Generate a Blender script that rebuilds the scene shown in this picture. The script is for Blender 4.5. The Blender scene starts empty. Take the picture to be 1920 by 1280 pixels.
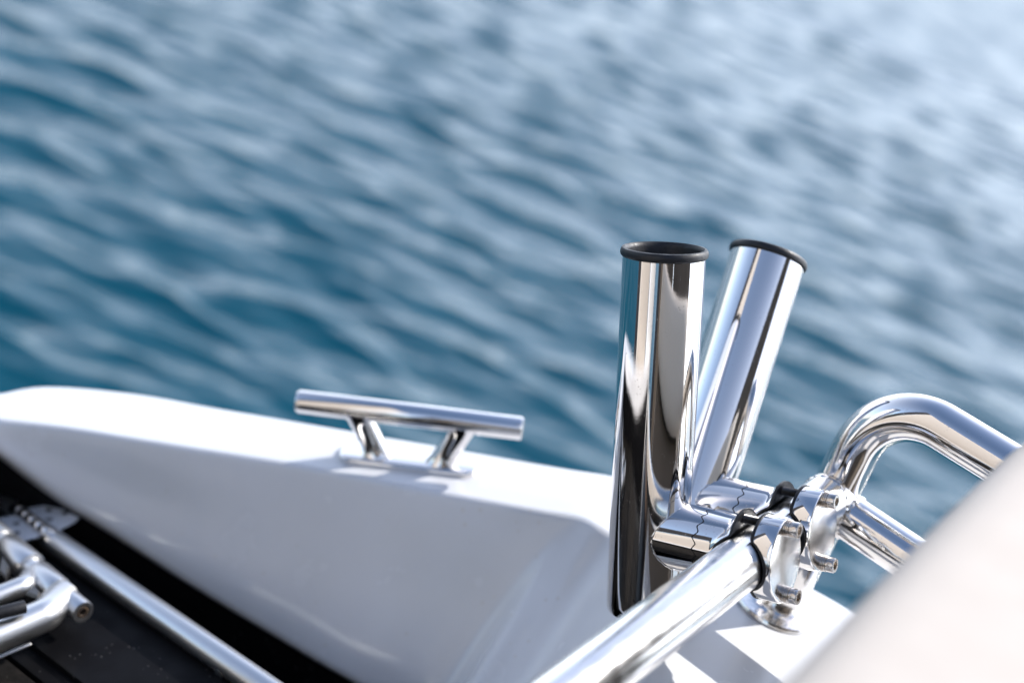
import bpy, math, random
import numpy as np
from mathutils import Vector, Matrix

random.seed(7)
sc = bpy.context.scene
COL = sc.collection
R = math.radians

# ------------------------------------------------------------------ camera, sky, sun
CAM_AXES = ((0.9397, 0.1391, 0.3125), (-0.342, 0.3822, 0.8585), (-0.0, -0.9135, 0.4067))
cd = bpy.data.cameras.new('camera'); cam = bpy.data.objects.new('camera', cd); COL.objects.link(cam)
ax, ay, az = (Vector(v) for v in CAM_AXES)
cam.matrix_world = Matrix(((ax.x, ay.x, az.x, 0), (ax.y, ay.y, az.y, 0), (ax.z, ay.z, az.z, .5), (0, 0, 0, 1)))
cd.lens = 50; cd.sensor_width = 36; cd.clip_start = .01; cd.clip_end = 20000
cd.dof.use_dof = True; cd.dof.focus_distance = .862; cd.dof.aperture_fstop = 2.8; cd.dof.aperture_blades = 9
sc.camera = cam

SUN_EL, SUN_AZ = 41, 51          # the azimuth runs clockwise from +Y
w = bpy.data.worlds.new('World'); sc.world = w; w.use_nodes = True
nt = w.node_tree; bg = nt.nodes['Background']
sky = nt.nodes.new('ShaderNodeTexSky'); sky.sky_type = 'NISHITA'; sky.sun_disc = False
sky.sun_elevation = R(SUN_EL); sky.sun_rotation = R(SUN_AZ)
sky.air_density = 1.0; sky.dust_density = 1.1; sky.ozone_density = 4.5
nt.links.new(sky.outputs[0], bg.inputs[0]); bg.inputs[1].default_value = .15
# a bright veil of haze low in the sky, whiter and stronger on the sun's side
HAZE = 2.05
def wn(t, **k):
    n = nt.nodes.new(t)
    for a, b in k.items(): setattr(n, a, b)
    return n
tcw = wn('ShaderNodeTexCoord'); sep = wn('ShaderNodeSeparateXYZ'); nt.links.new(tcw.outputs['Generated'], sep.inputs[0])
mz = wn('ShaderNodeMapRange', interpolation_type='SMOOTHSTEP'); nt.links.new(sep.outputs[2], mz.inputs[0])
for k_, v_ in ((1, .02), (2, .92), (3, 1), (4, .03)): mz.inputs[k_].default_value = v_
dp = wn('ShaderNodeVectorMath', operation='DOT_PRODUCT'); nt.links.new(tcw.outputs['Generated'], dp.inputs[0])
dp.inputs[1].default_value = (math.sin(R(SUN_AZ)), math.cos(R(SUN_AZ)), 0)
ma = wn('ShaderNodeMapRange'); nt.links.new(dp.outputs['Value'], ma.inputs[0])
for k_, v_ in ((1, -1), (2, 1), (3, .06), (4, .95)): ma.inputs[k_].default_value = v_
mu = wn('ShaderNodeMath', operation='MULTIPLY'); nt.links.new(mz.outputs[0], mu.inputs[0]); nt.links.new(ma.outputs[0], mu.inputs[1])
m2 = wn('ShaderNodeMath', operation='MULTIPLY'); nt.links.new(mu.outputs[0], m2.inputs[0]); m2.inputs[1].default_value = HAZE
bg2 = wn('ShaderNodeBackground'); bg2.inputs[0].default_value = (.95, .95, 1, 1); nt.links.new(m2.outputs[0], bg2.inputs[1])
ad = wn('ShaderNodeAddShader'); nt.links.new(bg.outputs[0], ad.inputs[0]); nt.links.new(bg2.outputs[0], ad.inputs[1])
nt.links.new(ad.outputs[0], nt.nodes['World Output'].inputs['Surface'])
sd = bpy.data.lights.new('sun', 'SUN'); sun = bpy.data.objects.new('sun', sd); COL.objects.link(sun)
sd.energy = 4.0; sd.angle = R(.53); sd.color = (1, .965, .92)
S = Vector((math.sin(R(SUN_AZ))*math.cos(R(SUN_EL)), math.cos(R(SUN_AZ))*math.cos(R(SUN_EL)), math.sin(R(SUN_EL))))
sun.rotation_euler = S.to_track_quat('Z', 'Y').to_euler(); sun.location = S*5
sc.view_settings.view_transform = 'Standard'; sc.view_settings.look = 'None'
sc.view_settings.exposure = 0.40; sc.view_settings.gamma = 1; sc.view_settings.use_curve_mapping = False
sc.cycles.use_denoising = True; sc.cycles.max_bounces = 10; sc.cycles.glossy_bounces = 7
sc.cycles.caustics_reflective = False; sc.cycles.sample_clamp_indirect = 12

# ------------------------------------------------------------------ where things stand (metres; z = 0 is the gunwale top)
SHEER = 0.25
STEP_OFF = -0.073
STATIONS = [((-0.62, -0.9, -0.18), (-0.56, -0.9, -0.165), (-0.55, -0.9, -0.2125)), ((-0.56, 0.2, -0.165), (-0.5, 0.2, -0.15), (-0.49, 0.2, -0.1975)), ((-0.5, 0.6, -0.15), (-0.44, 0.6, -0.135), (-0.435, 0.6, -0.1638)), ((-0.435, 0.83, -0.1338), (-0.395, 0.8, -0.1237), (-0.385, 0.79, -0.1462)), ((-0.3746, 0.9449, -0.1187), (-0.3561, 0.907, -0.114), (-0.3506, 0.9017, -0.1308)), ((-0.3656, 0.9528, -0.1164), (-0.3446, 0.9087, -0.1111), (-0.3361, 0.8997, -0.1335)), ((-0.3371, 0.9752, -0.1093), (-0.2961, 0.9106, -0.099), (-0.2839, 0.8957, -0.149)), ((-0.271, 0.9827, -0.0928), (-0.2422, 0.9078, -0.0855), (-0.2311, 0.8877, -0.1583)), ((-0.2049, 0.9771, -0.0762), (-0.1931, 0.9056, -0.0733), (-0.1681, 0.8737, -0.1661)), ((-0.119, 0.9704, -0.0547), (-0.1166, 0.9015, -0.0542), (-0.0976, 0.8557, -0.1694)), ((-0.0146, 0.9618, -0.0287), (-0.0135, 0.8902, -0.0284), (-0.0338, 0.8357, -0.1682)), ((0.0665, 0.9547, -0.0084), (0.0591, 0.8833, -0.0102), (0.0353, 0.8177, -0.1657)), ((0.106, 0.955, 0.0), (0.0853, 0.8823, -0.0037), (0.045, 0.785, -0.135)), ((0.15, 0.965, 0.0), (0.1, 0.8745, 0.0), (0.056, 0.765, -0.138)), ((0.195, 0.952, 0.0), (0.114, 0.866, 0.0), (0.063, 0.745, -0.14)), ((0.228, 0.922, 0.0), (0.125, 0.84, 0.0), (0.067, 0.72, -0.14)), ((0.258, 0.9, 0.0), (0.131, 0.79, 0.0), (0.07, 0.68, -0.14)), ((0.298, 0.884, 0.0), (0.131, 0.72, 0.0), (0.072, 0.62, -0.14)), ((0.42, 0.825, 0.0), (0.125, 0.6, 0.0), (0.072, 0.5, -0.14)), ((0.8, 0.69, 0.0), (0.12, 0.4, 0.0), (0.075, 0.3, -0.14)), ((1.3, 0.45, 0.0), (0.12, 0.1, 0.0), (0.075, 0.05, -0.14)), ((1.58, -0.1, 0.0), (0.12, -0.3, 0.0), (0.075, -0.3, -0.14)), ((1.62, -0.9, 0.0), (0.12, -0.9, 0.0), (0.075, -0.9, -0.14))]
RAIL_C = [(0.1794, 0.75, 0.0898), (0.2041, 0.7956, 0.0937)]
CLAMP_X = (0.8002, -0.4662, 0.3772)
RAIL_DIR = (0.4756, 0.8765, 0.0744)
CLAMP_Z = (-0.3653, 0.1198, 0.9231)
JUNCTION = (0.235, 0.8525, 0.0985)
HOLDER1 = ((0.1214, 0.7838, 0.0624), (0.0675, 0.8144, 0.2278))
HOLDER1_R = 0.025
HOLDER2 = ((0.1461, 0.8294, 0.0663), (0.1431, 0.9234, 0.213))
HOLDER2_R = 0.02539
FLANGE = (0.2329, 0.8525, 0.0)
EDGE_PIPE = [(-0.3715, 0.9383, -0.1968), (-0.0149, 0.7005, -0.1077)]
HINGE_LEAF1 = [(-0.306, 0.8958, -0.1745), (-0.3069, 0.9014, -0.1747), (-0.2921, 0.9132, -0.171), (-0.2764, 0.9042, -0.1671), (-0.2658, 0.8989, -0.1644), (-0.2663, 0.8922, -0.1645), (-0.2747, 0.8729, -0.1666)]
HINGE_LEAF2 = [(-0.3228, 0.8803, -0.1787), (-0.3106, 0.8895, -0.1756), (-0.281, 0.8696, -0.1682), (-0.283, 0.8651, -0.1687), (-0.292, 0.8564, -0.1709)]
KNUCKLE = [(-0.3158, 0.8981, -0.1749), (-0.2757, 0.8679, -0.1649)]
AXLE = [(-0.3605, 0.8881, -0.1821), (-0.2994, 0.8419, -0.1668), (-0.2653, 0.8161, -0.1583), (-0.2346, 0.7929, -0.1506), (-0.2088, 0.7734, -0.1441)]
ARM1 = [(-0.2963, 0.739, -0.162), (-0.2705, 0.7758, -0.1556), (-0.2603, 0.7908, -0.153)]
ARM2 = [(-0.2779, 0.6904, -0.1574), (-0.2504, 0.7336, -0.1506), (-0.2329, 0.7615, -0.1462), (-0.2286, 0.775, -0.1451)]
SLEEVE = [(-0.2681, 0.7202, -0.137), (-0.2413, 0.7441, -0.1303)]
ROD = [(-0.2558, 0.7218, -0.1709), (-0.235, 0.7527, -0.1657)]
CLEVIS = [[(-0.2783, 0.7893, -0.1495), (-0.2846, 0.8089, -0.1511), (-0.2745, 0.7988, -0.1486), (-0.2708, 0.7844, -0.1476)], [(-0.2499, 0.7698, -0.1424), (-0.2499, 0.7812, -0.1424), (-0.2405, 0.7736, -0.1401), (-0.2396, 0.7666, -0.1399)]]
PLANK_LINE = [(-0.2411, 0.7566, -0.1802), (-0.2113, 0.7309, -0.1728), (-0.2138, 0.8058, -0.1734), (-0.1265, 0.7523, -0.1516), (-0.2161, 0.7886, -0.174), (-0.1528, 0.7457, -0.1582)]
CLEAT_BASE = (-0.0413, 0.9272, -0.0353)
CLEAT_DIR = (0.97, 0.0165, 0.2425)
CLEAT_UP = (-0.2425, 0.0, 0.9701)
CUSHION_EDGE = [(0.113, 0.3847, 0.25), (0.137, 0.4369, 0.25), (0.1584, 0.4793, 0.25), (0.2099, 0.5892, 0.25), (0.2353, 0.635, 0.25)]
WATER_Z = -.9

# ------------------------------------------------------------------ materials
def mat(name, col, rough=.5, metal=0, coat=0, ior=1.45, rvar=0, rscale=60, bump=0, bscale=200, cvar=None, cscale=20, stretch=(1, 1, 1), spec=.5):
    m = bpy.data.materials.new(name); m.use_nodes = True
    n = m.node_tree.nodes; l = m.node_tree.links; b = n['Principled BSDF']
    b.inputs['Base Color'].default_value = (*col, 1); b.inputs['Roughness'].default_value = rough
    b.inputs['Metallic'].default_value = metal; b.inputs['IOR'].default_value = ior
    b.inputs['Specular IOR Level'].default_value = spec
    b.inputs['Coat Weight'].default_value = coat; b.inputs['Coat Roughness'].default_value = .04
    tc = n.new('ShaderNodeTexCoord'); mp = n.new('ShaderNodeMapping'); mp.inputs['Scale'].default_value = stretch
    l.new(tc.outputs['Object'], mp.inputs[0])
    def noise(s, d=4):
        x = n.new('ShaderNodeTexNoise'); x.inputs['Scale'].default_value = s; x.inputs['Detail'].default_value = d
        l.new(mp.outputs[0], x.inputs['Vector']); return x
    if rvar:
        x = noise(rscale); mr = n.new('ShaderNodeMapRange'); l.new(x.outputs[0], mr.inputs[0])
        mr.inputs[1].default_value = .35; mr.inputs[2].default_value = .7
        mr.inputs[3].default_value = rough; mr.inputs[4].default_value = rough+rvar; l.new(mr.outputs[0], b.inputs['Roughness'])
    if cvar:
        x = noise(cscale, 5); mr = n.new('ShaderNodeMapRange'); l.new(x.outputs[0], mr.inputs[0])
        mr.inputs[1].default_value = .4; mr.inputs[2].default_value = .68
        mx = n.new('ShaderNodeMix'); mx.data_type = 'RGBA'; mx.inputs[6].default_value = (*col, 1); mx.inputs[7].default_value = (*cvar, 1)
        l.new(mr.outputs[0], mx.inputs[0]); l.new(mx.outputs[2], b.inputs['Base Color'])
    if bump:
        x = noise(bscale, 3); bp = n.new('ShaderNodeBump'); bp.inputs['Strength'].default_value = bump; bp.inputs['Distance'].default_value = .001
        l.new(x.outputs[0], bp.inputs['Height']); l.new(bp.outputs[0], b.inputs['Normal'])
    return m

CHROME = mat('polished stainless steel', (.82, .79, .76), .02, 1, rvar=.05, rscale=90, bump=.006, bscale=300)
BRUSHED = mat('worn stainless tube', (.80, .785, .765), .15, 1, rvar=.12, rscale=70, bump=.03, bscale=400)
SATIN = mat('satin stainless tube', (.78, .77, .75), .33, 1, bump=.004, bscale=200)
PALE = mat('dull steel leaf', (.80, .81, .83), .34, .45, rvar=.1, rscale=100)
CAST = mat('cast stainless', (.78, .77, .75), .06, 1, rvar=.10, rscale=160, bump=.22, bscale=260, cvar=(.60, .54, .48), cscale=60)
BOLT = mat('bolt steel', (.66, .63, .60), .16, 1, rvar=.15, rscale=300, cvar=(.58, .49, .40), cscale=260)
DARKSTEEL = mat('dark threaded steel', (.13, .125, .12), .35, 1)
FACE = mat('bright steel face', (.90, .88, .86), .17, 1, rvar=.1, rscale=60, bump=.015, bscale=300)  # paler, rougher steel puts the reflected sunlit deck into the cap face
RUBBER = mat('black rubber', (.012, .012, .014), .38, rvar=.2, rscale=300, bump=.15, bscale=900)
LINER = mat('black liner', (.006, .006, .007), .6)
GEL = mat('white gelcoat', (.79, .79, .80), .16, 0, coat=.2, rvar=.14, rscale=25, bump=.04, bscale=14, cvar=(.75, .745, .74), cscale=9)
HULL = mat('white hull', (.78, .78, .78), .2, coat=.4)
CREAM = mat('cream vinyl', (.53, .48, .425), .75, rvar=.15, rscale=40, bump=.25, bscale=420, cvar=(.535, .475, .415), cscale=6)
BLACKGEL = mat('black gelcoat', (.006, .006, .007), .4, rvar=.2, rscale=50, spec=.08)
TEAK = mat('weathered black boards', (.010, .009, .008), .6, rvar=.3, rscale=200, bump=.5, bscale=350, cvar=(.022, .019, .017), cscale=70, spec=.12, stretch=(1, 1, 1))
TEAKBROWN = mat('teak floor', (.20, .12, .07), .6, cvar=(.13, .08, .05), cscale=8)
BROWN = mat('matt brown', (.105, .083, .064), .8, bump=.3, bscale=60, cvar=(.085, .068, .053), cscale=4)
DARK = mat('matt dark', (.02, .02, .024), .8)

def spots(m, scale, size, col=None, f=.5, rough=None, seed=0):
    """small dried spots scattered over a material"""
    n = m.node_tree.nodes; l = m.node_tree.links; b = n['Principled BSDF']
    tc = n.new('ShaderNodeTexCoord'); v = n.new('ShaderNodeTexVoronoi'); v.inputs['Scale'].default_value = scale; v.inputs['Randomness'].default_value = 1
    l.new(tc.outputs['Object'], v.inputs['Vector'])
    mr = n.new('ShaderNodeMapRange'); l.new(v.outputs['Distance'], mr.inputs[0])
    for k, x in ((1, size*.6), (2, size), (3, 1), (4, 0)): mr.inputs[k].default_value = x
    no = n.new('ShaderNodeTexNoise'); no.inputs['Scale'].default_value = scale*.22; l.new(tc.outputs['Object'], no.inputs['Vector'])
    g = n.new('ShaderNodeMapRange'); l.new(no.outputs[0], g.inputs[0])
    for k, x in ((1, .52), (2, .6), (3, 0), (4, f)): g.inputs[k].default_value = x
    mu = n.new('ShaderNodeMath'); mu.operation = 'MULTIPLY'; l.new(mr.outputs[0], mu.inputs[0]); l.new(g.outputs[0], mu.inputs[1])
    def blend(inp, val, rgba):
        src = inp.links[0].from_socket if inp.links else None
        mx = n.new('ShaderNodeMix'); mx.data_type = 'RGBA' if rgba else 'FLOAT'; a, c, o = (6, 7, 2) if rgba else (2, 3, 0)
        if src: l.new(src, mx.inputs[a])
        else: mx.inputs[a].default_value = inp.default_value
        mx.inputs[c].default_value = val; l.new(mu.outputs[0], mx.inputs[0]); l.new(mx.outputs[o], inp)
    if col: blend(b.inputs['Base Color'], (*col, 1), True)
    if rough: blend(b.inputs['Roughness'], rough, False)
spots(GEL, 95, .17, (.62, .57, .50), .4, .4)
spots(CHROME, 420, .20, (.62, .60, .58), .7, .35)
spots(BRUSHED, 330, .20, (.55, .52, .48), .7, .4)
spots(BLACKGEL, 260, .14, (.25, .24, .23), .8); spots(TEAK, 300, .12, (.35, .33, .30), .8)

# ------------------------------------------------------------------ object helpers
def tag(o, label=None, cat=None, group=None, kind=None):
    if label: o['label'] = label
    if cat: o['category'] = cat
    if group: o['group'] = group
    if kind: o['kind'] = kind
    return o
def thing(name, loc, label, cat, group=None):
    o = bpy.data.objects.new(name, None); COL.objects.link(o); o.location = loc; o.empty_display_size = .02
    return tag(o, label, cat, group)
def root_loc(o):
    v = Vector((0, 0, 0))
    while o is not None:
        v = v + Vector(o.location); o = o.parent
    return v
def mesh(name, vs, fs, m, parent=None, ang=32, sharp=True):
    off = root_loc(parent)
    me = bpy.data.meshes.new(name)
    me.from_pydata([tuple(Vector(v)-off) for v in vs], [], fs); me.update()
    import bmesh
    bm = bmesh.new(); bm.from_mesh(me); bmesh.ops.recalc_face_normals(bm, faces=bm.faces); bm.to_mesh(me); bm.free()
    me.shade_smooth()
    if sharp: me.set_sharp_from_angle(angle=R(ang))
    me.materials.append(m)
    o = bpy.data.objects.new(name, me); COL.objects.link(o)
    if parent is not None: o.parent = parent
    return o
class MB:
    def __init__(s): s.v = []; s.f = []
    def add(s, vs, fs):
        k = len(s.v); s.v += [Vector(v) for v in vs]; s.f += [[i+k for i in f] for f in fs]; return s
    def build(s, name, m, parent=None, ang=32): return mesh(name, s.v, s.f, m, parent, ang)
def basis(z, xh=None):
    z = Vector(z).normalized(); xh = Vector(xh) if xh is not None else (Vector((0, 0, 1)) if abs(z.z) < .9 else Vector((1, 0, 0)))
    x = (xh-z*xh.dot(z)).normalized(); return x, z.cross(x), z
def rings(rs, closed=False, cap0=True, cap1=True):
    n = len(rs[0]); vs = [p for r in rs for p in r]; fs = []
    for i in range(len(rs)-(0 if closed else 1)):
        a = i*n; b = ((i+1) % len(rs))*n
        for k in range(n): fs.append([a+k, a+(k+1) % n, b+(k+1) % n, b+k])
    if not closed:
        if cap0: fs.append(list(range(n)))
        if cap1: fs.append([(len(rs)-1)*n+k for k in range(n)])
    return vs, fs
def lathe(o, axis, prof, seg=64, xh=None, cap0=True, cap1=True, closed=False):
    """prof: (radius, height along axis)"""
    x, y, z = basis(axis, xh); o = Vector(o); rs = []
    for r, h in prof:
        rs.append([o+z*h+(x*math.cos(t)+y*math.sin(t))*r for t in (2*math.pi*k/seg for k in range(seg))])
    return rings(rs, closed, cap0, cap1)
def fillet(pts, rad, n=14):
    pts = [Vector(p) for p in pts]; out = [pts[0]]
    for i in range(1, len(pts)-1):
        a, b, c = pts[i-1], pts[i], pts[i+1]; u = (a-b).normalized(); v = (c-b).normalized()
        ang = u.angle(v); d = min(rad/math.tan(ang/2), .49*(a-b).length, .49*(c-b).length) if ang < 3.1 else 0
        if d <= 1e-6: out.append(b); continue
        rr = d*math.tan(ang/2); cen = b+(u+v).normalized()*(rr/math.sin(ang/2)); p0 = b+u*d; p1 = b+v*d
        s0 = (p0-cen); s1 = (p1-cen); tot = s0.angle(s1); axn = s0.cross(s1).normalized()
        for k in range(n+1): out.append(cen+Matrix.Rotation(tot*k/n, 3, axn) @ s0)
    out.append(pts[-1]); return out
def sweep(path, rad, seg=48, cap0=True, cap1=True):
    path = [Vector(p) for p in path]; rs = []; n = len(path)
    t = [(path[min(i+1, n-1)]-path[max(i-1, 0)]).normalized() for i in range(n)]
    x, y, z = basis(t[0])
    for i in range(n):
        if i:
            q = t[i-1].rotation_difference(t[i]); x = q @ x
            x = (x-t[i]*x.dot(t[i])).normalized()
        y = t[i].cross(x); r = rad[i] if isinstance(rad, (list, tuple)) else rad
        rs.append([path[i]+(x*math.cos(a)+y*math.sin(a))*r for a in (2*math.pi*k/seg for k in range(seg))])
    return rings(rs, False, cap0, cap1)
def rod(a, b, r, seg=40, bev=.0008):
    a = Vector(a); b = Vector(b); L = (b-a).length
    return lathe(a, b-a, [(r-bev, 0), (r-bev*.3, bev*.3), (r, bev), (r, L-bev), (r-bev*.3, L-bev*.3), (r-bev, L)], seg)
def prism(poly, h, up=Vector((0, 0, 1)), bev=.0006):
    """polygon (world points) thickened by h along up with a small bevel at the top"""
    up = Vector(up); poly = [Vector(p) for p in poly]; c = sum(poly, Vector())/len(poly)
    ins = [p+(c-p).normalized()*bev for p in poly]
    return rings([[p for p in poly], [p+up*(h-bev) for p in poly], [p+up*h for p in ins]])
def torus(o, axis, R0, r0, seg=64, k=16):
    return lathe(o, axis, [(R0+r0*math.cos(2*math.pi*i/k), r0*math.sin(2*math.pi*i/k)) for i in range(k)], seg, closed=True)
def box(c, half, rot=None, bev=.01):
    """rounded box as a superellipsoid-free bevelled block"""
    import bmesh
    bm = bmesh.new(); bmesh.ops.create_cube(bm, size=2)
    for v in bm.verts: v.co = Vector((v.co.x*half[0], v.co.y*half[1], v.co.z*half[2]))
    bmesh.ops.bevel(bm, geom=bm.edges[:], offset=bev, segments=6, profile=.5, affect='EDGES')
    M = (rot if rot is not None else Matrix.Identity(3))
    vs = [M @ v.co+Vector(c) for v in bm.verts]; bm.verts.index_update(); fs = [[v.index for v in f.verts] for f in bm.faces]; bm.free()
    return vs, fs

# ------------------------------------------------------------------ water
def make_water():
    rng = np.random.default_rng(11)
    th0 = np.concatenate([np.linspace(-math.pi, -R(36), 60)[:-1], np.linspace(-R(36), R(36), 620), np.linspace(R(36), math.pi, 60)[1:]])
    r = [1.0]
    while r[-1] < 45: r.append(r[-1]*1.0037)
    while r[-1] < 9000: r.append(r[-1]*1.12)
    r = np.array(r); Rr, T = np.meshgrid(r, th0, indexing='ij')
    X = Rr*np.sin(T); Y = Rr*np.cos(T); Z = np.zeros_like(X); DX = np.zeros_like(X); DY = np.zeros_like(X)
    cell = Rr*.0042
    waves = []
    for i in range(150):
        lam = math.exp(rng.uniform(math.log(.05), math.log(.42)))
        d = R(WIND)+rng.normal(0, R(17))+(R(-24) if i % 3 == 0 else 0)
        slope = SLOPE*(1.0 if lam < .9 else .75)/math.sqrt(150)
        waves.append((lam, d, slope, rng.uniform(0, 6.283)))
    for lam, d, slope, ph in waves:
        k = 2*math.pi/lam; a = slope*1.414/k; cx, cy = math.sin(d), math.cos(d)
        att = np.clip((lam/cell-2.5)/4, 0, 1)*np.clip(60/np.maximum(Rr, 1)*.9, 0, 1)
        p = k*(cx*X+cy*Y)+ph
        Z += a*att*np.cos(p); q = .8
        DX -= q*a*att*cx*np.sin(p); DY -= q*a*att*cy*np.sin(p)
    V = np.stack([X+DX, Y+DY, Z+WATER_Z], -1).reshape(-1, 3)
    nr, nc = X.shape; i = np.arange(nr-1)[:, None]*nc; j = np.arange(nc-1)[None, :]
    q = np.stack([i+j, i+j+1, i+nc+j+1, i+nc+j], -1).reshape(-1, 4)
    me = bpy.data.meshes.new('water'); me.vertices.add(len(V)); me.vertices.foreach_set('co', V.ravel())
    me.loops.add(q.size); me.loops.foreach_set('vertex_index', q.ravel())
    me.polygons.add(len(q)); me.polygons.foreach_set('loop_start', np.arange(0, q.size, 4)); me.polygons.foreach_set('loop_total', np.full(len(q), 4))
    me.polygons.foreach_set('use_smooth', np.ones(len(q), bool)); me.update(calc_edges=True); me.validate()
    if me.polygons[0].normal.z < 0: me.flip_normals()
    m = bpy.data.materials.new('sea water'); m.use_nodes = True; n = m.node_tree.nodes; l = m.node_tree.links; b = n['Principled BSDF']
    b.inputs['Base Color'].default_value = (.0003, .054, .085, 1); b.inputs['Roughness'].default_value = .19; b.inputs['IOR'].default_value = 1.333
    tc = n.new('ShaderNodeTexCoord'); mp = n.new('ShaderNodeMapping'); mp.inputs['Scale'].default_value = (.55, 1, 1); mp.inputs['Rotation'].default_value[2] = R(WIND)
    l.new(tc.outputs['Object'], mp.inputs[0])
    no = n.new('ShaderNodeTexNoise'); no.inputs['Scale'].default_value = 14; no.inputs['Detail'].default_value = 3; l.new(mp.outputs[0], no.inputs['Vector'])
    bp = n.new('ShaderNodeBump'); bp.inputs['Strength'].default_value = .35; bp.inputs['Distance'].default_value = .02
    l.new(no.outputs[0], bp.inputs['Height']); l.new(bp.outputs[0], b.inputs['Normal'])
    # ripples too far off to see singly widen the reflection
    ge = n.new('ShaderNodeNewGeometry'); le = n.new('ShaderNodeVectorMath'); le.operation = 'LENGTH'; l.new(ge.outputs['Position'], le.inputs[0])
    mr = n.new('ShaderNodeMapRange'); l.new(le.outputs['Value'], mr.inputs[0])
    for k, x in ((1, 3.5), (2, 14), (3, .17), (4, .34)): mr.inputs[k].default_value = x
    l.new(mr.outputs[0], b.inputs['Roughness'])
    me.materials.append(m); o = bpy.data.objects.new('water', me); COL.objects.link(o)
    tag(o, 'deep blue rippled sea with pale sky reflections beyond the boat', kind='structure')
WIND = 15; SLOPE = .215
make_water()

# ------------------------------------------------------------------ the boat
boat = thing('motorboat', (0, .2, -.9), 'white motorboat stern corner with glossy gelcoat gunwale above the blue sea', 'boat')
def bez(c, p, n, d, k=6):
    u = (p-c); v = (n-c); a = c+u.normalized()*min(d, u.length*.45); b = c+v.normalized()*min(d, v.length*.45)
    return [a*(1-t)**2+c*2*t*(1-t)+b*t*t for t in (i/k for i in range(k+1))]
def cr(pts, sub):
    out = []; n = len(pts)
    for i in range(n-1):
        p0, p1, p2, p3 = pts[max(i-1, 0)], pts[i], pts[i+1], pts[min(i+2, n-1)]
        for s in range(sub):
            t = s/sub; out.append(.5*((2*p1)+(p2-p0)*t+(2*p0-5*p1+4*p2-p3)*t*t+(3*p1-p0-3*p2+p3)*t**3))
    out.append(pts[-1]); return out
O_, I_, B_ = (cr([Vector(s[k]) for s in STATIONS], 7) for k in range(3))
secs = []; hull = []; inner = []
for o, i, b in zip(O_, I_, B_):
    out = (o-i); out.z = 0; out.normalize()
    w_ = (o-i).length
    low = o+out*.012+Vector((0, 0, -.085))
    s = [low]
    fr = min(.0050, .22*w_, .3*(i-b).length)
    e1 = bez(o+out*.001, low, i, min(.0075, .3*w_), 7); e2 = bez(i, o, b, fr, 10); back = b+out*.014+Vector((0, 0, -.012))
    e3 = bez(b, i, back, min(.006, .25*(i-b).length), 6)
    s += e1+[e1[-1].lerp(e2[0], k/6)+Vector((0, 0, .0015*math.sin(math.pi*k/6))) for k in range(1, 6)]+e2
    s += [e2[-1].lerp(e3[0], k/8)+(Vector((0, 0, -1))+out*.6)*(.025*(i-b).length*math.sin(math.pi*k/8)**2) for k in range(1, 8)]+e3+[back]
    secs.append(s)
    hull.append([low-out*.002, low+out*.003+Vector((0, 0, -.012)), low-out*.01+Vector((0, 0, -.04)), o-out*.04+Vector((0, 0, -.5)), o-out*.12+Vector((0, 0, -1.15))])
    inner.append([back, back+Vector((0, 0, -.25)), back+Vector((0, 0, -.5))])
def strip(secs):
    n = len(secs[0]); return [p for s in secs for p in s], [[i*n+k, i*n+k+1, (i+1)*n+k+1, (i+1)*n+k] for i in range(len(secs)-1) for k in range(n-1)]
mesh('gunwale', *strip(secs), GEL, boat, sharp=False)
mesh('hull_side', *strip(hull), HULL, boat, ang=40)
mesh('inner_wall', *strip(inner), BLACKGEL, boat)
mesh('bilge_floor', *prism([(-.6, -1.4, -.42), (1.3, -1.4, -.42), (1.0, .3, -.42), (.3, .86, -.42), (.1, .88, -.42), (-.3, .85, -.42), (-.42, .78, -.42), (-.55, .4, -.42)], .01), BLACKGEL, boat)

# swim step on the left: a black moulded edge and black boards
SN = Vector((-SHEER, 0, 1)).normalized(); EA, EB = Vector(EDGE_PIPE[0]), Vector(EDGE_PIPE[1]); ed = (EB-EA).normalized(); side = ed.cross(SN)
def band(d0, d1, z, t0=-.25, t1=.62): return [EA+ed*t0+side*d0, EA+ed*t1+side*d0, EA+ed*t1+side*d1, EA+ed*t0+side*d1], z
def slab(name, d0, d1, ztop, h, m, parent, bev=.002, t0=-.05, t1=.62):
    P0 = [EA+ed*t0+side*d0, EA+ed*t1+side*d0, EA+ed*t1+side*d1, EA+ed*t0+side*d1]
    zt = lambda p: SHEER*(p.x-.1)+STEP_OFF+.056+ztop-h
    return mesh(name, *prism([Vector((p.x, p.y, zt(p))) for p in P0], h, up=SN, bev=bev), m, parent)
slab('step_edge', -.012, .072, -.0705, .02, BLACKGEL, boat)
slab('step_base', .072, .60, -.086, .01, BLACKGEL, boat)
slab('step_trim', .0735, .088, -.0745, .006, BLACKGEL, boat)
for k in range(9):
    slab('plank', .0905+k*.046, .0905+k*.046+.0425, -.076-.0006*(k % 3), .009, TEAK, boat, bev=.0012)

# cockpit floor, plus unseen panels added to shape the bands reflected in the tubes
def flat(name, c, half, m, rotz=0, bev=.02): return mesh(name, *box(c, half, Matrix.Rotation(rotz, 3, 'Z'), bev), m, boat, ang=50)
flat('cockpit_floor', (.45, -1.3, -.5), (1.1, 1.2, .02), TEAKBROWN, bev=.005)
flat('reflected_brown_side', (1.42, -.60, .40), (.03, 1.12, .92), BROWN, R(1))
flat('reflected_brown_back', (.62, -1.85, .40), (.80, .04, .92), BROWN)
flat('reflected_dark_panel', (-.32, -1.9, .40), (.13, .03, .92), DARK)
flat('reflected_white_panel', (-.62, -.75, .25), (.04, .42, .75), HULL, 0, .03)
flat('reflected_cream_panel', (-.60, .10, .25), (.035, .30, .75), CREAM, 0, .03)
flat('reflected_dark_strip', (-.62, .46, .25), (.03, .05, .78), DARK)
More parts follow.
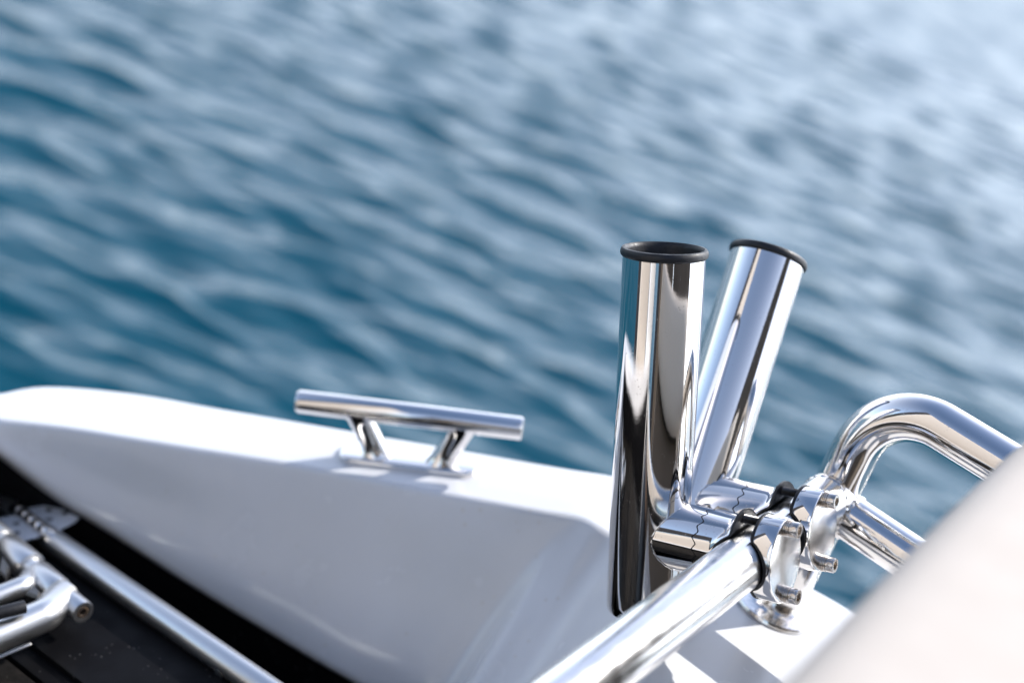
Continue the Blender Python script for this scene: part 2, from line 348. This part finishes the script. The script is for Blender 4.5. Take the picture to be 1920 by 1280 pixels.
# ------------------------------------------------------------------ handrail
hr = thing('handrail', FLANGE, 'polished steel handrail looping over a round deck flange at the boat corner', 'handrail')
RD = Vector(RAIL_DIR); CX = Vector(CLAMP_X); CZ = Vector(CLAMP_Z); J = Vector(JUNCTION); C1, C2 = (Vector(v) for v in RAIL_C)
hd = Vector((.8387, -.5446, 0)).normalized(); fl = Vector(FLANGE)
foot = J-RD*.62; 
mesh('long_rail', *sweep(fillet([foot+Vector((0, 0, -.5)), foot, J], .06), .0162, 64), BRUSHED, hr)
LR = .0156; jx = Vector((J.x, J.y, 0))
topz = .1765
loop = fillet([jx+Vector((0, 0, .004)), jx+Vector((0, 0, topz)), jx+Vector((0, 0, topz))+hd*.42, jx+hd*.42+Vector((0, 0, .003))], .044, 24)
mesh('stanchion_loop', *sweep(loop, LR, 64), CHROME, hr)
mz = .0885
mesh('lower_rail', *sweep([jx+Vector((0, 0, mz))+hd*.004, jx+Vector((0, 0, mz))+hd*.10, jx+Vector((0, 0, mz))+hd*.42], LR-.0004, 64), CHROME, hr)
mesh('flange', *lathe(fl, (0, 0, 1), [(.0302, 0), (.0304, .0028), (.0296, .0044), (.027, .0050), (.022, .0054), (.019, .0068), (.0172, .009), (.0163, .013)], 80), CAST, hr)
f2 = jx+hd*.101
mesh('post', *sweep([f2+Vector((0, 0, .004)), f2+Vector((0, 0, topz-.004))], LR-.0006, 64), CHROME, hr)
mesh('flange', *lathe(f2, (0, 0, 1), [(.0302, 0), (.0304, .0028), (.0296, .0044), (.027, .0050), (.022, .0054), (.019, .0068), (.0172, .009), (.0163, .013)], 64), CAST, hr)
# weld beads, uneven rings where tubes meet
def bead(o, axis, R0, r0, name='weld'):
    x, y, z = basis(axis); o = Vector(o); rs = []; n = 90
    for i in range(n):
        t = 2*math.pi*i/n; rr = r0*(1+.28*math.sin(t*23)+.15*random.uniform(-1, 1)); d = x*math.cos(t)+y*math.sin(t)
        rs.append([o+d*(R0+rr*.7*math.cos(a))+z*rr*1.5*math.sin(a) for a in (2*math.pi*k/10 for k in range(10))])
    return mesh(name, *rings(rs, True), CAST, hr)
bead(J-RD*.0165, RD, .0160, .0012); bead(f2+Vector((0, 0, topz-LR-.001)), (0, 0, 1), .0150, .0014); bead(f2-hd*.0165+Vector((0, 0, topz-.0125)), hd+Vector((0, 0, -.4)), .0042, .0016); bead(jx+Vector((0, 0, mz))+hd*.0165, hd, .0152, .0012)

# ------------------------------------------------------------------ rod holders with their rail clamps
def xend(z, g=.0065, Rg=.0172):
    return max(g, math.sqrt(max(Rg*Rg-z*z, 0)))
def holder(T, top, rad, C, label, toplabel, spin):
    T = Vector(T); top = Vector(top); A = (top-T).normalized()
    h = thing('rod_holder', C, label, 'rod holder', 'rod holders clamped to the handrail')
    L = (top-T).length; LB = .056
    to = lambda x, y, z: C+CX*x+RD*y+CZ*z
    # tube: outer wall with a small rolled bottom edge
    prof = [(rad*.80, -LB), (rad*.90, -LB+.0006), (rad*.965, -LB+.0024), (rad*.992, -LB+.0052), (rad, -LB+.009)]
    prof += [(rad, -LB+.009+(L+LB-.011)*k/20) for k in range(1, 21)] + [(rad*.955, L-.002), (rad*.955, -LB+.012), (rad*.78, -LB+.004)]
    tube = MB().add(*lathe(T, A, prof, 128, cap0=False, cap1=False)).build('tube', CHROME, h, 28)
    lp = [(rad*.945, L-.003), (rad*.92, L-.02), (rad*.92, -LB+.02), (.001, -LB+.019)]
    mesh('liner', *lathe(T, A, lp, 64, cap0=False, cap1=False), LINER, tube)
    ro = rad*1.065; rm = [(rad*.90, L-.010), (rad*.90, L-.001), (rad*.93, L+.0010), (rad*.97, L+.0018), (rad*1.02, L+.0016), (rad*1.052, L+.0004), (ro, L-.0010), (rad*1.055, L-.0026), (rad*1.02, L-.0036), (rad*1.001, L-.0038)]
    r_ = mesh('rim', *lathe(T, A, rm, 96, cap0=False, cap1=False), RUBBER, h)
    # swivel stub in two halves, toothed joint between them
    sr = .0208; N = 112; xt = -.0725+.0085; zj = -.030; hx = .0262
    def zig(k):
        t = (k*18/N) % 1; s = 4*abs(t-.5)-1
        return zj+.0016*s+.0006*math.sin(k*.37)
    ang = [2*math.pi*k/N for k in range(N)]
    def ring(f, rr): return [to(f(k), rr*math.cos(ang[k]), rr*math.sin(ang[k])) for k in range(N)]
    g = .00045
    mesh('swivel_collar', *rings([ring(lambda k: xt, sr), ring(lambda k: (xt+zj)/2, sr), ring(lambda k: zig(k)-g, sr), ring(lambda k: zig(k)-g, sr-.0006)]), CHROME, h, ang=50)
    mesh('swivel_core', *rings([ring(lambda k: xt+.002, sr-.0005), ring(lambda k: zj+.006, sr-.0005)]), LINER, h)
    Nn = A.cross(CX).normalized(); wr = []; nw = 120
    for k in range(nw):
        a = 2*math.pi*k/nw; v = (RD*math.cos(a)+CZ*math.sin(a))*sr; yn = v.dot(Nn); q = T+CX*(math.sqrt(max(rad*rad-yn*yn, 0)))+v; rad_ = v.normalized()
        rr = .00065*(1+.25*math.sin(k*1.3)); wr.append([q+(rad_*math.cos(t)+CX*math.sin(t))*rr for t in (2*math.pi*j/8 for j in range(8))])
    mesh('weld', *rings(wr, True), CHROME, h, ang=80)
    # inner half of the clamp, flaring to its ears, grooved for the rail
    ey, ez = .0208, .0262
    rs = [[to(zig(k)+g, (sr-.0006)*math.cos(ang[k]), (sr-.0006)*math.sin(ang[k])) for k in range(N)]]
    M_ = 16
    for j in range(M_+1):
        t = j/M_; fl_ = 1/(1+math.exp(-(t-.88)*34)); row = []
        for k in range(N):
            z = (sr+(.0246-sr)*fl_)*math.sin(ang[k]); y = ey*math.cos(ang[k]); xe = -xend(z)-.0012; xs = zig(k)+g
            row.append(to(xs+(xe-xs)*t, y, z))
        rs.append(row)
    vs, fs = rings(rs, cap0=True, cap1=False)
    mesh('clamp_body', vs, fs, CHROME, h, ang=50)
    def solid(name, f0, f1, m, grow=0, bev=.0009, side=1):
        """elliptical block between x = f0(z) and x = f1(z)"""
        H = 60; zz = [-math.cos(math.pi*i/H) for i in range(H+1)]
        prof = []
        for u in zz:
            z = (ez+grow)*u*.9995; y = (ey+grow)*math.sqrt(max(1-(u*.9995)**2, 0)); b = min(bev, y*.4)
            a0, a1 = f0(z)*side, f1(z)*side
            zb = z*(1-bev/ez)
            prof.append([to(a0, -y, z), to(a1-bev*side, -y, z), to(a1-bev*.3*side, -y+b*.3, z*.5+zb*.5), to(a1, -y+b, zb), to(a1, 0, zb), to(a1, y-b, zb), to(a1-bev*.3*side, y-b*.3, z*.5+zb*.5), to(a1-bev*side, y, z), to(a0, y, z), to(a0, 0, z)])
        o = mesh(name, *rings(prof), m, h, ang=38)
        if m is FACECAP:
            o.data.materials.append(FACE)
            for p in o.data.polygons:
                if p.normal.dot(CX) > .97: p.material_index = 1
        return o
    solid('gasket', lambda z: xend(z)-.0004, lambda z: xend(z)+.0014, RUBBER, .0005, .0003, -1)
    plate = solid('clamp_cap', lambda z: xend(z)+.0012, lambda z: .0212, FACECAP, 0, .0010, 1)
    solid('gasket', lambda z: xend(z)-.0004, lambda z: xend(z)+.0014, RUBBER, .0005, .0003, 1)
    for s in (1, -1):
        zc = .0212*s; b0 = to(-.0105, 0, zc); b1 = to(.0212, 0, zc)
        shank = MB()
        pr = [(.0026, 0)]
        x = 0
        while x < .031: pr += [(.0024, x+.0002), (.0029, x+.0006)]; x += .0009
        pr.append((.0024, .0315))
        shank.add(*lathe(b0, CX, pr, 28))
        bolt = shank.build('bolt', DARKSTEEL, h, 60)
        wp = []
        for q in range(3): wp += [(.0046, q*.0011), (.0051, q*.0011+.0003), (.0051, q*.0011+.0008), (.0046, q*.0011+.00105)]
        mesh('washer', *lathe(b1, CX, wp, 40), BOLT, bolt, ang=30)
        hp = [(.0044, .0033), (.0047, .0036), (.0047, .0078), (.0044, .0084), (.0030, .0084)]
        o_ = b1; X_, Y_, Z_ = basis(CX, CZ); rs = []
        for r0, hh in hp: rs.append([o_+Z_*hh+(X_*math.cos(a)+Y_*math.sin(a))*r0 for a in (2*math.pi*k/48 for k in range(48))])
        def hexr(a): 
            a = (a+spin) % (math.pi/3)-math.pi/6; return .0025/math.cos(a)
        for hh in (.0084, .0054): rs.append([o_+Z_*hh+(X_*math.cos(a)+Y_*math.sin(a))*hexr(a) for a in (2*math.pi*k/48 for k in range(48))])
        mesh('bolt_head', *rings(rs), BOLT, bolt, ang=30)
    return h
FACECAP = CHROME
holder(*HOLDER1, HOLDER1_R, C1, 'nearer upright polished steel rod holder tube with open black rim facing up', '', .2)
holder(*HOLDER2, HOLDER2_R, C2, 'farther polished steel rod holder leaning right behind the upright one', '', .7)

# ------------------------------------------------------------------ cleat on the gunwale
cu = Vector(CLEAT_DIR).normalized(); UP = Vector(CLEAT_UP); UP = (UP-cu*UP.dot(cu)).normalized(); cv = UP.cross(cu); cc = Vector(CLEAT_BASE)+UP*.0015
cl = thing('deck_cleat', cc, 'polished steel mooring cleat, a round bar on two splayed legs on the white gunwale', 'cleat')
def stadium(a, b, r, z, n=10):
    out = []
    for sx, sy, t0 in ((1, 1, 0), (-1, 1, 90), (-1, -1, 180), (1, -1, 270)):
        for k in range(n+1):
            t = R(t0+90*k/n); out.append(cc+cu*(sx*(a-r)+r*math.cos(t))+cv*(sy*(b-r)+r*math.sin(t))+UP*z)
    return out
mesh('base_plate', *rings([stadium(.0520, .0140, .0100, -.002), stadium(.0520, .0140, .0100, .0026), stadium(.0513, .0133, .0095, .0034), stadium(.050, .012, .0085, .0038)]), CHROME, cl)
bz = .0388
for sx in (-1, 1):
    rs = []
    for k in range(15):
        t = k/14; cx_ = sx*(.0235+(.0405-.0235)*t); fl_ = (1-t)**6; ft = t**8
        a = .0098+.002*fl_+.002*ft; b = .0080+.0035*fl_+.001*ft
        rs.append([cc+cu*(cx_+a*math.copysign(abs(math.cos(q))**.8, math.cos(q)))+cv*(b*math.copysign(abs(math.sin(q))**.8, math.sin(q)))+UP*(.0028+(bz-.0058)*t) for q in (2*math.pi*j/36 for j in range(36))])
    mesh('leg', *rings(rs), CHROME, cl, ang=50)
mesh('bar', *rod(cc+cu*-.0868+UP*bz, cc+cu*.0835+UP*(bz), .0087, 64, .0026), CHROME, cl)

# ------------------------------------------------------------------ boarding ladder folded on the swim step
AX = [Vector(v) for v in AXLE]; lad = thing('boarding_ladder', AX[2], 'folded steel boarding ladder with stubby pivot tubes on the black swim step', 'ladder')
px = .00042
def seg_(name, a, b, r, m=SATIN, bev=.001): return mesh(name, *rod(a, b, r, 48, bev), m, lad)
u01 = (AX[4]-AX[1]).normalized(); ln = lambda t: AX[1]+(AX[4]-AX[1])*t
seg_('pivot_tube', ln(-.75), ln(-.02), 28*px, bev=.0016)
seg_('pivot_tube', ln(.05), ln(.36), 27*px, bev=.0016)
seg_('collar', ln(-.03), ln(.07), 23*px); seg_('collar', ln(.34), ln(.46), 21*px)
seg_('pivot_tube', ln(.43), ln(.69), 23.5*px, bev=.002)
seg_('collar', ln(.67), ln(.76), 19*px)
mesh('end_tube', *lathe(ln(.72), u01, [(19*px, 0), (19*px, .0275), (18*px, .0285), (12*px, .0285), (11*px, .024)], 48), SATIN, lad)
mesh('end_plug', *lathe(ln(.72)+u01*.0245, u01, [(11.5*px, 0), (11.5*px, .0035), (7*px, .004), (5*px, .001)], 40), mat('rusty plug', (.04, .03, .024), .8, cvar=(.09, .055, .03), cscale=300), lad)
A1 = [Vector(v) for v in ARM1]; A2 = [Vector(v) for v in ARM2]
mesh('side_arm', *sweep(fillet([*A1, ln(.40)], .01), 17*px, 40), SATIN, lad)
mesh('side_arm', *sweep(fillet([*A2[:3], ln(.74)], .016), 27*px, 48), SATIN, lad)
mesh('rubber_sleeve', *rod(*SLEEVE, 10.5*px, 36, .0006), RUBBER, lad)
mesh('stay_rod', *rod(*ROD, 3*px, 20), SATIN, lad)
for q in CLEVIS: mesh('clevis', *prism([Vector(v)-Vector((0, 0, .006)) for v in q], .008, up=SN, bev=.002), DARKSTEEL, lad)

ep = thing('edge_pipe', EA, 'slim steel pipe running along the black swim step edge below the gunwale', 'pipe')
EPm = EA.lerp(EB, .5)
mesh('pipe', *rod(EA-ed*.1, EB+ed*.05, .0092, 48), SATIN, ep)
for t in (.05, .75): mesh('pipe_saddle', *rod(EA+(EB-EA)*t-ed*.004-SN*.004, EA+(EB-EA)*t+ed*.004-SN*.004, .0098, 32), CHROME, ep)
hg = thing('hinge', Vector(KNUCKLE[0]), 'small steel butt hinge with screw holes beside the folded ladder', 'hinge')
K0, K1 = Vector(KNUCKLE[0]), Vector(KNUCKLE[1])
for k in range(5): mesh('knuckle', *rod(K0.lerp(K1, k/5+.003), K0.lerp(K1, (k+1)/5-.003), .0054, 32, .0003), CHROME, hg)
lf1 = mesh('leaf', *prism(HINGE_LEAF1, .0016, up=SN, bev=.0005), PALE, hg); lf2 = mesh('leaf', *prism(HINGE_LEAF2, .0016, up=SN, bev=.0005), PALE, hg)
for lf, pts in ((lf1, HINGE_LEAF1), (lf2, HINGE_LEAF2)):
    c0 = sum((Vector(p) for p in pts), Vector())/len(pts)
    for a, b in ((-.011, .001), (.004, .008), (.004, -.007)):
        p = c0+ed*a*.8+side*-b*.9+SN*.0015; mesh('screw', *lathe(p, SN, [(.0026, 0), (.0024, .0005), (.0016, .0006), (.0008, .0001)], 20), DARKSTEEL, lf)

# ------------------------------------------------------------------ cream cushion close to the camera
E0 = Vector(CUSHION_EDGE[0]); E1 = Vector(CUSHION_EDGE[-1]); e_ = (E1-E0).normalized(); rgt = Vector((e_.y, -e_.x, 0)); 
mid = E0.lerp(E1, .5)
def cushion():
    rs = []; n = 40; L0, L1, W_ = -.30, .27, .40
    prof = [(.05, -.102), (.014, -.100), (.004, -.090), (.0005, -.072), (.0005, -.055), (.0015, -.030), (.004, -.014), (.010, -.005), (.019, -.0005), (.03, .0004), (.12, .0015), (.20, .002), (.30, .0015), (.40, .0), (.43, -.004), (.452, -.018), (.458, -.072), (.448, -.100), (.40, -.102)]
    for i in range(n+1):
        t = i/n; s = L0+(L1-L0)*t; bow = -.003*(1-(2*t-1)**2); e2 = 1-.12*abs(2*t-1)**12
        rs.append([mid+e_*s+rgt*(bow+(x-W_/2)*e2+W_/2)+Vector((0, 0, z*e2)) for x, z in prof])
    return rings([r for r in rs])
cs = thing('seat_cushion', mid+rgt*.2+Vector((0, 0, -.30)), 'cream vinyl upholstered seat back, large and blurred, closest to the camera', 'cushion')
mesh('cover', *cushion(), CREAM, cs, ang=60)
rot = Matrix((e_, -rgt, Vector((0, 0, 1)))).transposed()
mesh('reflected_brown_block', *box(mid+rgt*.21+e_*-.02+Vector((0, 0, -.42)), (.24, .17, .318), rot, .02), BROWN, cs, ang=50)  # unseen brown block added under the cushion to brown the tube reflections
